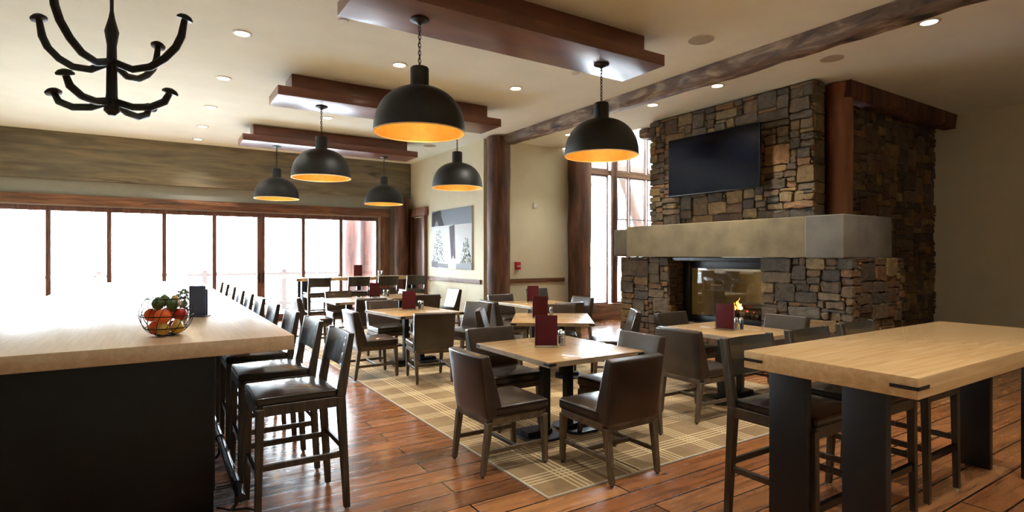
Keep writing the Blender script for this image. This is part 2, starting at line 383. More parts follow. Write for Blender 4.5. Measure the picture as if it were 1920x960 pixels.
# ------------------------------------------------------------------ stonework
PAL = [srgb(126,104,76), srgb(104,92,76), srgb(138,112,74), srgb(96,84,68), srgb(112,96,78), srgb(134,100,68), srgb(86,78,70), srgb(118,104,84), srgb(98,86,74), srgb(144,124,88), srgb(104,80,62), srgb(90,84,74)]
def stones(name, origin, u, v, W, Hh, parent, holes=(), cell=.052, seed=0, big=1.0, prot=(.015, .055)):
    rnd = random.Random(seed); O = Vector(origin); u = Vector(u); v = Vector(v); nrm = u.cross(v).normalized()
    nc, nr = max(1, round(W/cell)), max(1, round(Hh/cell)); cw, chh = W/nc, Hh/nr
    used = [[False]*nc for _ in range(nr)]
    for (a0, a1, b0, b1) in holes:
        for j in range(nr):
            for i in range(nc):
                if a0 < (i+.5)*cw < a1 and b0 < (j+.5)*chh < b1: used[j][i] = True
    vs, fs, cs = [], [], []
    for j in range(nr):
        for i in range(nc):
            if used[j][i]: continue
            r = rnd.random()
            if r < .2: hh, ww = rnd.randint(4, 6), rnd.randint(5, 9)
            elif r < .6: hh, ww = rnd.randint(2, 3), rnd.randint(4, 10)
            elif r < .8: hh, ww = rnd.randint(1, 2), rnd.randint(3, 8)
            else: hh, ww = rnd.randint(2, 3), rnd.randint(2, 4)
            w = 0
            while w < ww and i+w < nc and not used[j][i+w]: w += 1
            h = 1; hh = min(hh, max(1, w))
            while h < hh and j+h < nr and all(not used[j+h][i+q] for q in range(w)): h += 1
            for q in range(h):
                for p in range(w): used[j+q][i+p] = True
            g = .003
            a0, a1, b0, b1 = i*cw+g, (i+w)*cw-g, j*chh+g, (j+h)*chh-g
            ca = min(.018, (a1-a0)*.2, (b1-b0)*.25)
            pts = []
            def seg(p, q, k):
                for s in range(k):
                    t = s/k; pts.append((p[0]+(q[0]-p[0])*t, p[1]+(q[1]-p[1])*t))
            ks = max(1, min(4, int((a1-a0)/.09))); kv = max(1, min(3, int((b1-b0)/.09)))
            seg((a0+ca, b0), (a1-ca, b0), ks); seg((a1-ca, b0), (a1, b0+ca), 1); seg((a1, b0+ca), (a1, b1-ca), kv); seg((a1, b1-ca), (a1-ca, b1), 1)
            seg((a1-ca, b1), (a0+ca, b1), ks); seg((a0+ca, b1), (a0, b1-ca), 1); seg((a0, b1-ca), (a0, b0+ca), kv); seg((a0, b0+ca), (a0+ca, b0), 1)
            jt = .010; pts = [(x+rnd.uniform(-jt, jt), y+rnd.uniform(-jt, jt)) for x, y in pts]
            cx, cy = (a0+a1)/2, (b0+b1)/2; pr = rnd.uniform(*prot); tx, ty = rnd.uniform(-.05, .05), rnd.uniform(-.05, .05)
            n = len(pts); base = len(vs)
            for lvl, (ins, dp) in enumerate(((0, -.03), (0, pr*.55), (.012, pr), (.4, pr))):
                for (x, y) in pts:
                    if ins < .1:
                        L = max(1e-4, math.hypot(x-cx, y-cy)); f = max(.3, 1-ins/L)
                    else: f = 1-ins
                    X, Y = cx+(x-cx)*f, cy+(y-cy)*f
                    D = dp + (tx*(X-cx)+ty*(Y-cy)+rnd.uniform(-.0045, .0045) if lvl >= 1 else 0)
                    vs.append(O+u*X+v*Y+nrm*D)
            vs.append(O+u*cx+v*cy+nrm*(pr+rnd.uniform(-.003, .006)))
            c = rnd.choice(PAL); kf = rnd.uniform(.46, .78); c = (c[0]*kf*1.04, c[1]*kf, c[2]*kf*.88)
            for lvl in range(3):
                for q in range(n):
                    A = base+lvl*n+q; B = base+lvl*n+(q+1)%n
                    fs.append((A, B, B+n, A+n)); cs.append(c)
            for q in range(n):
                fs.append((base+3*n+q, base+3*n+(q+1)%n, base+4*n)); cs.append(c)
    me = bpy.data.meshes.new(name); me.from_pydata([tuple(p) for p in vs], [], fs)
    at = me.color_attributes.new('stone_col', 'FLOAT_COLOR', 'CORNER'); arr = []
    for p, c in zip(me.polygons, cs): arr += [c[0], c[1], c[2], 1.0]*p.loop_total
    at.data.foreach_set('color', arr); me.materials.append(M['stone'])
    o = bpy.data.objects.new(name, me); COL.objects.link(o)
    if parent: o.parent = parent
    return o
fp = thing('stone_fireplace', 'two-storey fieldstone fireplace with thick stone mantel and glass-fronted firebox', 'fireplace', (0, 0, 0))
XF, XC = 7.60, 7.85
# mass behind the stones
b = BM(); box(b, XC, 8.06, 4.33, 7.36, 2.0, H-.01); box(b, 8.06, 8.95, 4.56, 7.36, 2.0, H-.01); obj('chimney_core', b, 'mortar', fp)
stones('chimney_stones', (XC, 7.4, 2.12), (0, -1, 0), (0, 0, 1), 3.1, H-2.12-.02, fp, seed=3)
stones('chimney_side_stones', (XC-.02, 4.31, 2.12), (1, 0, 0), (0, 0, 1), .25, H-2.12-.02, fp, seed=4, prot=(.005, .02))
y0, y1 = 4.95, 6.70
b = BM(); box(b, XF, 9.0, y1+.02, 7.88, 0, 1.56); box(b, XF, 9.0, 3.72, y0-.02, 0, 1.56); box(b, XF, 9.0, y0-.02, y1+.02, 0, .44); obj('base_core', b, 'mortar', fp)
stones('base_stones', (XF, 7.92, 0), (0, -1, 0), (0, 0, 1), 4.26, 1.56, fp, holes=((7.92-y1, 7.92-y0, .46, 1.6),), seed=11)
stones('base_side_stones', (XF, 3.70, 0), (1, 0, 0), (0, 0, 1), 1.4, 1.56, fp, seed=12)
stones('base_side_stones', (9.0, 7.90, 0), (-1, 0, 0), (0, 0, 1), 1.4, 1.56, fp, seed=15)
stones('reveal_stones', (XF-.02, y1+.02, .46), (1, 0, 0), (0, 0, 1), .38, 1.1, fp, seed=13, prot=(.0, .02))
stones('reveal_stones', (XF+.36, y0-.02, .46), (-1, 0, 0), (0, 0, 1), .38, 1.1, fp, seed=14, prot=(.0, .02))
b = BM(); box(b, 7.44, 8.7, 3.72, 7.62, 1.565, 2.125)
bmesh.ops.bisect_plane(b, geom=b.verts[:]+b.edges[:]+b.faces[:], plane_co=(0, 4.24, 0), plane_no=(0, 1, 0))
mt = obj('mantel', b, 'mantel', fp, bev=.018, seg=3)
bx('mantel_corner', 'mantel_grey', fp, (7.425, 8.72, 3.70, 4.22, 1.555, 2.13), .03, seg=3)
bx('mantel_return', 'mantel_grey', fp, (7.66, 8.6, 7.60, 8.22, 1.57, 2.10), .05, seg=3)
# firebox: black steel surround, glass, lined chamber open to a rear glass
b = BM(); X1 = 7.93
box(b, X1, X1+.06, y1-.14, y1+.02, .46, 1.56); box(b, X1, X1+.06, y0-.02, y0+.1, .46, 1.56); box(b, X1, X1+.06, y0+.1, y1-.14, 1.37, 1.56); box(b, X1, X1+.06, y0+.1, y1-.14, .46, .56)
box(b, XF+.02, X1, y0, y1, 1.50, 1.56)
box(b, XF+.0, X1, y0, y1, .44, .465)
obj('firebox_surround', b, 'black', fp, bev=.005)
bx('firebox_glass', 'fire_glass', fp, (X1+.025, X1+.032, y0+.1, y1-.14, .56, 1.37))
b = BM(); box(b, X1+.06, 8.75, y0-.02, y0+.05, .46, 1.5); box(b, X1+.06, 8.75, y1-.05, y1+.02, .46, 1.5); box(b, 8.7, 8.76, y0+.05, y1-.05, .46, 1.5); 
obj('firebox_lining', b, 'firebrick', fp)
b = BM(); box(b, X1+.06, 8.75, y0, y1, .44, .5); box(b, X1+.06, 8.75, y0, y1, 1.48, 1.54); obj('firebox_floor', b, 'char', fp)
# grate and logs
g = thing('fire_grate', 'black iron grate under the burning logs', 'grate', (8.3, 5.55, .5))
for i in range(5):
    b = BM(); tube(b, [(-.16, -.3+.15*i, .12), (-.16, -.3+.15*i, .06), (.16, -.3+.15*i, .06), (.16, -.3+.15*i, .14)], .011); obj('grate_bar', b, 'iron', g, smooth=True)
b = BM()
for s in (-1, 1):
    tube(b, [(.1*s, -.34, .05), (.1*s, .34, .05)], .012); tube(b, [(.1*s, -.3, .05), (.1*s, -.3, 0)], .012); tube(b, [(.1*s, .3, .05), (.1*s, .3, 0)], .012)
obj('grate_frame', b, 'iron', g, smooth=True)
for i, (p0, p1, r, lb) in enumerate([((8.22, 5.2, .63), (8.27, 5.95, .63), .062, 'charred split log lying at the front of the grate'), ((8.40, 5.22, .64), (8.36, 5.9, .63), .07, 'charred thick log lying at the back of the grate'), ((8.26, 5.3, .76), (8.36, 5.8, .74), .05, 'charred log stacked on top of the two grate logs')]):
    tag(log('firewood_log', p0, p1, r, 'char', 20+i, n=14, rough=.1), lb, 'log', 'logs in the fireplace')
def flame(name, c, h, w, m, parent, seed):
    b = BM(); n = 10; rings = []
    for i in range(9):
        t = i/8; r = w*(math.sin(PI*min(1, t*1.15+.12))**.8)*(1-t)**.35+.002
        dx, dy = noise.noise(Vector((t*2.5, seed, 0)))*.05*t, noise.noise(Vector((t*2.5, seed, 7)))*.09*t
        rings.append([b.verts.new((c[0]+dx+r*math.cos(2*PI*k/n), c[1]+dy+r*math.sin(2*PI*k/n), c[2]+h*t)) for k in range(n)])
    for A, B in zip(rings, rings[1:]):
        for kk in range(n): b.faces.new((A[kk], A[(kk+1)%n], B[(kk+1)%n], B[kk]))
    b.faces.new(list(reversed(rings[0]))); b.faces.new(rings[-1])
    return obj(name, b, m, parent, smooth=True, angle=80)
fl = thing('flame', 'small orange flame licking up from the logs behind the firebox glass', 'flame', (0, 0, 0))
flame('flame_tongue', (8.12, 5.72, .70), .19, .04, 'flame', fl, 1); flame('flame_tongue', (8.10, 5.78, .69), .12, .028, 'flame', fl, 2)
flame('flame_tongue', (8.11, 5.67, .70), .10, .024, 'flame_core', fl, 3)
b = BM()
for i in range(7): bmesh.ops.create_icosphere(b, subdivisions=1, radius=random.uniform(.008, .018), matrix=Matrix.Translation((8.13+random.uniform(0, .12), 5.15+random.uniform(-.04, .5), .69+random.uniform(-.02, .02))))
o = obj('glowing_embers', b, 'ember'); tag(o, 'red glowing embers between the charred logs', 'embers'); o['kind'] = 'stuff'
# stone wall running off beside the chimney
sw = struct(bx('wall_stone', 'mortar', None, (9.03, 12.0, 4.42, 4.52, 0, H-.005)))
stones('wall_stones', (9.03, 4.42, 0), (1, 0, 0), (0, 0, 1), 2.97, H-.02, sw, seed=30)

# TV on an articulated wall bracket
tv = thing('television', 'large flat black TV mounted on the fieldstone chimney', 'TV', (7.58, 5.86, 3.1), 0)
bx('tv_body', 'black', tv, (0, .05, -.86, .86, -.49, .49), .008)
bx('screen', 'tv', tv, (-.003, .0, -.85, .85, -.475, .482))
b = BM(); box(b, .05, .09, -.35, .35, -.25, .25); box(b, .09, .20, -.06, .06, -.12, .12); box(b, .19, .215, -.25, .25, -.2, .2); obj('wall_bracket', b, 'black', tv, bev=.004)
tv.rotation_euler = (0, 0, math.radians(1.0))

# ------------------------------------------------------------------ ceiling panels and pendants
SH = 3.75
def cpanel(yc, label):
    t = thing('ceiling_panel', label, 'ceiling panel', (3.14, yc, SH), 0, 'cherry wood ceiling panels')
    bx('panel_board', 'cherry', t, (-1.75, 1.75, -.34, .34, 0, .125), .004)
    bx('panel_riser', 'cherry', t, (-1.55, 1.55, -.22, .22, .125, H-SH-.001), .003)
    return t
cpanel(4.74, 'broad cherry wood ceiling panel nearest the viewer, carrying the two largest pendants')
cpanel(8.29, 'cherry wood ceiling panel in the middle of the row of three')
cpanel(11.8, 'cherry wood ceiling panel closest to the sliding doors')
def make_pendant():
    t = thing('pendant_lamp', 'x', 'pendant lamp', (0, 0, 0), 0, 'black dome pendants with gold interiors')
    R, Ht = .411, .415; z0 = -1.033
    prof = []
    for i in range(25):
        a = PI/2*i/24*.985; e = 2/2.25
        r = R*math.cos(a)**e; z = Ht*math.sin(a)**e
        if r < .08: break
        prof.append((r, z))
    ou = [(R-.003, z0-.008), (R+.003, z0-.004)]+[(r+.003, z0+z+.003) for r, z in prof]+[(.085, z0+Ht+.002)]
    b = BM(); lathe(b, ou, n=56, cap=False); obj('shade', b, 'shade', t, smooth=True, angle=50)
    b = BM(); lathe(b, [(r-.004, z0+z-.002) for r, z in prof]+[(.0005, z0+Ht-.01)], n=56, cap=False); obj('shade_lining', b, 'gold', t, smooth=True, angle=60)
    b = BM(); lathe(b, [(R-.005, z0-.008), (R+.004, z0-.008), (R+.004, z0+.002), (R-.005, z0+.002), (R-.005, z0-.008)], n=56, cap=False); obj('rim', b, 'rimw', t, smooth=True)
    b = BM(); zt = z0+Ht; lathe(b, [(.084, zt-.015), (.084, zt+.165), (.078, zt+.178), (.06, zt+.185), (.0, zt+.186)][:4], n=32); obj('neck', b, 'shade', t, smooth=True, angle=50)
    b = BM(); zc = zt+.185; top = -.035; nl = 11; step = (top-zc)/nl; 
    for i in range(nl):
        c = zc+step*(i+.5); hl = step*.68; pts = []
        for k in range(12):
            a = 2*PI*k/12; p = .013*math.cos(a); q = hl*math.sin(a)
            pts.append((p, 0, c+q) if i % 2 else (0, p, c+q))
        tube(b, pts, .0035, 5, True)
    tube(b, [(.004, .004, zc), (-.004, .005, (zc+top)/2), (.003, -.004, top)], .0028, 5)
    obj('chain', b, 'iron', t, smooth=True)
    b = BM(); lathe(b, [(.012, -.052), (.02, -.04), (.055, -.026), (.085, -.014), (.088, -.0015)], n=28); obj('canopy', b, 'shade', t, smooth=True, angle=50)
    b = BM(); lathe(b, [(.01, z0+.20), (.035, z0+.215), (.045, z0+.245), (.04, z0+.28), (.022, z0+.33), (.02, z0+.385)], n=16); obj('bulb', b, 'bulb', t, smooth=True, angle=60)
    return t
pend = make_pendant(); ps = []
for (x, y, lb) in [(2.04, 4.74, 'largest black dome pendant with glowing gold interior, hanging highest in view'),
                   (4.24, 4.74, 'black dome pendant hanging in front of the tall windows beside the chimney'),
                   (2.04, 8.29, 'black dome pendant hanging from the broad blank end of the middle ceiling panel'),
                   (4.24, 8.29, 'black dome pendant hanging above and beside the framed artwork'),
                   (2.04, 11.8, 'small-looking black dome pendant before the weathered board, farthest from the artwork'),
                   (4.24, 11.8, 'small-looking black dome pendant before the sliding doors, close to the corner post')]:
    place(pend, ps, (x, y, SH), 0, lb, 'black dome pendants with gold interiors')
    l = bpy.data.lights.new('pendant_light', 'POINT'); l.energy = 3.0; l.color = (1, .76, .44); l.shadow_soft_size = .05
    lo = bpy.data.objects.new('pendant_light', l); lo.location = (x, y, SH-1.033+.15); COL.objects.link(lo)

# downlights
def make_down():
    t = thing('ceiling_downlight', 'x', 'downlight', (0, 0, 0))
    b = BM(); lathe(b, [(.075, -.001), (.105, -.001), (.108, -.006), (.10, -.010), (.078, -.012), (.074, -.004)], n=32, cap=False); obj('trim_ring', b, 'white', t, smooth=True)
    b = BM(); lathe(b, [(.0745, -.006), (.0745, -.0035)], n=32); obj('lens', b, 'lamp', t)
    return t
dl = make_down(); ds = []
DL = [(.83, 6.9, 'glowing recessed downlight second in the row above the counter, largest of the five'), (.82, 8.79, 'glowing recessed downlight just after the largest in the row above the counter'), (.80, 10.62, 'glowing recessed downlight in the middle of the row above the counter'),
      (.79, 12.3, 'glowing recessed downlight last but one before the weathered board'), (.79, 13.7, 'glowing recessed downlight right beside the weathered board'),
      (2.7, 6.93, 'glowing recessed downlight beside the chain of the largest pendant'), (4.54, 6.97, 'glowing recessed downlight alone on the ceiling between first and second panels'),
      (2.64, 10.3, 'glowing recessed downlight between the second and third ceiling panels'), (6.96, 5.26, 'glowing recessed downlight above the TV chimney, the larger of two'),
      (6.95, 6.51, 'glowing recessed downlight over the window end of the chimney'), (7.21, 9.05, 'glowing recessed downlight near the fire alarm wall beyond the timber beam'),
      (.8, 3.2, None), (2.7, 2.4, None), (4.6, 2.4, None), (6.96, 2.6, None), (2.7, -.5, None), (4.6, -.5, None)]
for x, y, lb in DL:
    if lb: place(dl, ds, (x, y, H), 0, lb, 'recessed ceiling downlights')
    else: dup(dl, (x, y, H), 0, 'glowing recessed downlight outside the view, over the near seating', 'recessed ceiling downlights outside the view')
    l = bpy.data.lights.new('downlight_beam', 'SPOT'); l.energy = 60 if (y > 8 or x < 1) else (110 if y < 3 else 160); l.color = (1, .95, .86); l.spot_size = math.radians(105); l.spot_blend = .7; l.shadow_soft_size = .06
    lo = bpy.data.objects.new('downlight_beam', l); lo.location = (x, y, H-.03); COL.objects.link(lo)
# round ceiling speakers, detectors
for x, y, r, lb in [(5.32, 4.24, .15, 'large round flush ceiling speaker grille beside the timber beam'), (7.22, 3.75, .14, 'round ceiling speaker grille above the near end of the fireplace'), (5.28, 11.69, .15, 'small-looking round ceiling speaker above the framed artwork')]:
    t = thing('ceiling_speaker', lb, 'ceiling speaker', (x, y, H), 0, 'round ceiling speakers')
    b = BM(); lathe(b, [(r-.008, -.001), (r, -.001), (r, -.007), (r-.008, -.008)], n=40, cap=False); obj('rim', b, 'white', t, smooth=True)
    b = BM(); lathe(b, [(r-.008, -.006), (r-.008, -.002)], n=40); obj('grille', b, 'grille', t)
for x, y, lb in [(1.69, 5.94, 'small white sprinkler cover beside the largest ceiling panel end'), (4.85, 5.95, 'small white sprinkler cover beside the smaller end of the front ceiling panel'), (1.72, 9.6, 'small white sprinkler cover by the middle ceiling panel')]:
    b = BM(); lathe(b, [(.045, -.014), (.055, -.012), (.058, -.001)], n=24); o = obj('ceiling_sprinkler', b, 'white', smooth=True, loc=(x, y, H)); tag(o, lb, 'sprinkler', 'sprinkler covers')

# ------------------------------------------------------------------ wall things
al = thing('fire_alarm', 'small red fire alarm pull station on the cream wall between log posts', 'fire alarm', (6.79, 10.36, 1.36))
bx('alarm_case', 'red', al, (-.065, .065, -.05, 0, -.085, .085), .008); bx('alarm_lever', 'white', al, (-.04, .04, -.062, -.045, -.025, .0), .004)
sw_ = thing('wall_sensor', 'small white sensor high on the cream wall between log posts', 'sensor', (7.26, 10.36, 2.72))
bx('sensor_case', 'white', sw_, (-.05, .01, -.035, 0, -.06, .06), .01); bx('sensor_plate', 'white', sw_, (-.02, .06, -.02, 0, -.05, .045), .005)
# artwork: wide canvas hung on the wall x=5.93
aw = thing('wall_picture', 'large unframed wintry print leaning off the cream wall over the chair rail', 'artwork', (5.926, 11.88, 1.98))
AW, AH = 2.1, 1.42
bx('canvas', plain('print_white', (.62, .66, .70), .6, var=.02), aw, (-.03, .0, -AW/2, AW/2, -AH/2, AH/2), .003)
def art_patch(nm, polys, m, off=.032):
    b = BM()
    for poly in polys:
        f = [b.verts.new((-off, AW/2-q[0]*AW, AH/2-q[1]*AH)) for q in poly]; g_ = [b.verts.new((-off+.0015, AW/2-q[0]*AW, AH/2-q[1]*AH)) for q in poly]
        b.faces.new(f); b.faces.new(list(reversed(g_)))
        for i in range(len(f)): b.faces.new((f[i], f[(i+1)%len(f)], g_[(i+1)%len(f)], g_[i]))
    return obj(nm, b, m, aw)
art_patch('print_grey_band', [[(.0, .0), (1, .0), (1, .27), (.0, .27)]], plain('print_grey', srgb(122, 128, 138), .6, var=.03))
art_patch('print_dark_shape', [[(.02, .03), (.25, .0), (.27, .12), (.34, .27), (.2, .27), (.17, .2), (.13, .16), (.1, .22), (.08, .27), (.0, .27), (.01, .1)]], plain('print_charcoal', srgb(36, 30, 28), .6, var=.5, nscale=14), .034)
art_patch('print_trunk', [[(.47, .29), (.6, .27), (.62, .82), (.60, .84), (.57, .77), (.54, .84), (.52, .82)]], wood('print_trunk_paint', srgb(30, 18, 16), srgb(60, 46, 46), srgb(100, 104, 120), (4, 14, 1), 3, .6), .034)
rr = random.Random(5)
def dabs(x0, x1, y0_, y1_, n, s):
    out = []
    for _ in range(n):
        y = y0_+(y1_-y0_)*rr.random()**.7; f = (y-y0_)/(y1_-y0_); cx = (x0+x1)/2; x = cx+(rr.random()-.5)*(x1-x0)*(.3+.7*f); a = rr.random()*PI
        out.append([(x+s*math.cos(a+k*PI/2.5)*(.4+rr.random()*.6)*.7, y+s*math.sin(a+k*PI/2.5)*(.4+rr.random()*.6)) for k in range(5)])
    return out
art_patch('print_foliage', dabs(.02, .36, .35, .88, 150, .018), plain('print_green', srgb(66, 84, 80), .4, var=.5, nscale=20), .034)
art_patch('print_foliage', dabs(.74, 1.0, .5, .9, 170, .02), plain('print_olive', srgb(92, 90, 46), .4, var=.5, nscale=20), .034)
art_patch('print_fence', [[(.0, .88), (.18, .88), (.18, .99), (.0, .98)], [(.19, .91), (.44, .92), (.44, .99), (.19, .98)], [(.64, .91), (1, .9), (1, 1), (.64, 1)]], plain('print_fence_brown', srgb(54, 38, 36), .4, var=.5, nscale=16), .034)

for _n in ('print_white', 'print_grey', 'print_charcoal', 'print_trunk_paint', 'print_green', 'print_olive', 'print_fence_brown'):
    bpy.data.materials[_n].node_tree.nodes['Principled BSDF'].inputs['Specular IOR Level'].default_value = .08
# ------------------------------------------------------------------ rug
rug = bx('area_rug', 'rug', None, (2.18, 6.3, 2.95, 12.2, .0, .010), .003); bx('edge_binding', 'binding', rug, (2.165, 2.181, 2.95, 12.2, 0, .012)); bx('edge_binding', 'binding', rug, (2.165, 6.3, 2.936, 2.951, 0, .012)); tag(rug, 'large tan plaid area rug under the dining tables', 'rug')

# ------------------------------------------------------------------ dining chair (faces +Y)
def dome(bm, x0, x1, y0, y1, z, k):
    for v in bm.verts:
        if v.co.z > z-.02:
            a = max(0, 1-((v.co.x-(x0+x1)/2)/((x1-x0)/2))**2); b_ = max(0, 1-((v.co.y-(y0+y1)/2)/((y1-y0)/2))**2)
            v.co.z += k*(a*b_)**.5
def make_chair():
    t = thing('dining_chair', 'x', 'chair', (0, 0, 0))
    b = BM(); box(b, -.255, .255, -.20, .275, .415, .50)
    bmesh.ops.subdivide_edges(b, edges=b.edges[:], cuts=5, use_grid_fill=True); dome(b, -.255, .255, -.2, .275, .5, .018)
    bmesh.ops.bevel(b, geom=[e for e in b.edges if e.calc_face_angle(0) > .8], offset=.026, segments=4, profile=.55, affect='EDGES')
    obj('seat', b, 'leather', t, smooth=True, angle=60)
    b = BM()
    w0, w1 = .25, .262
    hexa(b, [(-w0, -.262, .405), (w0, -.262, .405), (w0, -.115, .405), (-w0, -.115, .405)], [(-w1, -.325, .865), (w1, -.325, .865), (w1, -.255, .875), (-w1, -.255, .875)])
    bmesh.ops.subdivide_edges(b, edges=b.edges[:], cuts=5, use_grid_fill=True)
    for v in b.verts:
        f = 1-(v.co.x/.26)**2
        v.co.y -= .014*f*((v.co.z-.4)/.47)
    bmesh.ops.bevel(b, geom=[e for e in b.edges if e.calc_face_angle(0) > .8], offset=.016, segments=3, profile=.55, affect='EDGES')
    obj('backrest', b, 'leather', t, smooth=True, angle=60)
    b = BM(); box(b, -.235, .235, .225, .262, .365, .418); box(b, -.235, .235, -.262, -.225, .365, .418); box(b, -.25, -.213, -.225, .225, .365, .418); box(b, .213, .25, -.225, .225, .365, .418); obj('seat_frame', b, 'railwood', t, bev=.003, seg=1)
    for s in (-1, 1):
        b = BM(); post(b, (s*.222, .262, .012), (s*.227, .242, .385), .034, .036, .048, .05); lg = obj('leg', b, 'legwood', t, bev=.003, seg=1)
        b = BM(); lathe(b, [(.012, 0), (.012, .014)], (s*.222, .262, 0), 10); obj('foot_glide', b, 'black', lg)
        b = BM(); post(b, (s*.222, -.288, .012), (s*.227, -.238, .385), .034, .036, .048, .05); lg = obj('leg', b, 'legwood', t, bev=.003, seg=1)
        b = BM(); lathe(b, [(.012, 0), (.012, .014)], (s*.222, -.288, 0), 10); obj('foot_glide', b, 'black', lg)
        b = BM(); box(b, s*.222-.010, s*.222+.010, -.262, .25, .155, .187); obj('stretcher', b, 'railwood', t, bev=.003, seg=1)
    b = BM(); box(b, -.212, .212, -.01, .012, .155, .187); obj('cross_stretcher', b, 'railwood', t, bev=.003, seg=1)
    return t
ch = make_chair(); cs_ = []
G = 'brown leather dining chairs'
Z = .0105
CH = [ # x, y, facing angle, label
 (2.26, 3.68, -90, 'brown leather dining chair facing the front table, its rear legs just off the rug edge'),
 (2.86, 3.13, 0, 'brown leather dining chair with its back to the viewer, overhanging the near rug border'),
 (3.48, 3.66, 90, 'brown leather dining chair tucked under the front table, facing away from the fireplace'),
 (2.82, 4.52, 180, 'brown leather dining chair on the window side of the front table, facing the viewer'),
 (4.79, 6.26, 144, 'leather dining chair behind the angled table, its pale top showing past the shakers'),
 (3.88, 6.31, -126, 'leather dining chair with bright-lit backrest front at the angled table'),
 (5.04, 5.40, 54, 'leather dining chair seen edge-on before the window end of the stone base'),
 (4.70, 7.57, -90, 'leather dining chair seen from behind and side-on, at the table near the corner log post'),
 (5.32, 8.40, 180, 'leather dining chair before the base of the corner log post, facing the viewer'),
 (5.94, 7.43, 90, 'leather dining chair showing its front against the thick log post beside the tall windows'),
 (5.28, 6.90, 0, 'dark-backed leather dining chair directly behind the angled table and its shakers'),
 (6.95, 9.55, 180, 'leather dining chair standing alone by the wall under the fire alarm'),
 (4.58, 3.69, -90, 'grey-brown leather dining chair seen from behind at the fireplace table'),
 (5.48, 4.55, 180, 'dark leather dining chair between fireplace table and firebox, facing the viewer'),
 (6.06, 3.82, 90, 'leather dining chair right against the hearth stones on the far side of the fireplace table'),
 (2.42, 7.2, -90, 'side-on leather dining chair nearest the bar stools, with bluish lit back'),
 (2.98, 6.62, -10, 'leather dining chair with broad dark back pushed to the mid-room table with shakers'),
 (3.05, 8.3, 180, 'leather dining chair behind the mid-room table, facing the viewer'),
 (3.88, 7.35, 104, 'leather dining chair with glaring white-lit backrest near the corner log post'),
 (2.32, 10.0, -90, 'small side-on leather dining chair at the end of the two joined tables'),
 (3.03, 9.32, 0, 'dark leather dining chair backed against the joined tables between two menus'),
 (4.15, 9.6, 0, 'dark leather dining chair with low wide back in front of the second joined table'),
 (3.1, 10.98, 180, 'leather dining chair behind the first joined table, before the far bar stools'),
 (4.2, 11.42, 180, 'leather dining chair behind the second joined table, before the far bar stools'),
 (5.08, 10.6, 90, 'leather dining chair with lit front at the wall end of the joined tables'),
]
for x, y, a, lb in CH: place(ch, cs_, (x, y, Z), a, lb, G)

# ------------------------------------------------------------------ dining tables
def make_table():
    t = thing('dining_table', 'x', 'table', (0, 0, 0))
    w, d = .51, .575
    bx('tabletop', 'oak', t, (-w+.004, w-.004, -d+.004, d-.004, .722, .76), .002)
    b = BM(); box(b, -w, -w+.02, -d, d, .718, .757); box(b, w-.02, w, -d, d, .718, .757); box(b, -w+.02, w-.02, -d, -d+.02, .718, .757); box(b, -w+.02, w-.02, d-.02, d, .718, .757); obj('edge_band', b, 'oakedge', t)
    for sx in (-1, 1):
        for sy in (-1, 1):
            b = BM(); X, Y = sx*w, sy*d
            box(b, min(X-sx*.07, X+sx*.002), max(X-sx*.07, X+sx*.002), min(Y, Y+sy*.003), max(Y, Y+sy*.003), .73, .748)
            box(b, min(X, X+sx*.003), max(X, X+sx*.003), min(Y-sy*.07, Y+sy*.002), max(Y-sy*.07, Y+sy*.002), .73, .748)
            obj('corner_bracket', b, 'bracket', t)
    for s in (-1, 1):
        b = BM(); box(b, s*.13-.036, s*.13+.036, -.036, .036, .03, .7); obj('pedestal_post', b, 'black', t, bev=.003, seg=1)
        b = BM(); cx = s*.22; r1, r2, c = .18, .21, .07
        pts = [(-r1+c, -r2), (r1-c, -r2), (r1, -r2+c), (r1, r2-c), (r1-c, r2), (-r1+c, r2), (-r1, r2-c), (-r1, -r2+c)]
        lo = [b.verts.new((cx+p[0], p[1], 0)) for p in pts]; hi = [b.verts.new((cx+p[0]*.98, p[1]*.98, .018)) for p in pts]
        b.faces.new(list(reversed(lo))); b.faces.new(hi)
        for i in range(8): b.faces.new((lo[i], lo[(i+1)%8], hi[(i+1)%8], hi[i]))
        box(b, cx-.13, cx+.13, -.06, .06, .018, .055)
        obj('base_plate', b, 'black', t, bev=.003, seg=1)
        b = BM(); box(b, s*.13-.04, s*.13+.04, -.3, .3, .69, .717); box(b, s*.13-.19, s*.13+.19, -.03, .03, .69, .717); obj('top_support', b, 'black', t)
    return t
tb = make_table(); ts = []
TB = [(3.06, 4.02, 0, 'light oak square dining table at the front of the rug with a maroon menu stand'),
      (4.42, 5.91, -36, 'light oak dining table set at an angle, directly behind the front table'),
      (5.6, 7.87, 0, 'light oak dining table nearest the fire alarm wall'),
      (5.40, 3.92, 0, 'light oak dining table in front of the fireplace opening'),
      (3.24, 7.75, 6, 'light oak dining table in mid-room beside the rug edge and bar stools'),
      (3.15, 10.33, 0, 'light oak dining table, the joined one of two nearer the counter'),
      (4.32, 10.72, 0, 'light oak dining table, the joined one of two nearer the wall')]
for x, y, a, lb in TB: place(tb, ts, (x, y, Z), a, lb, 'light oak dining tables')

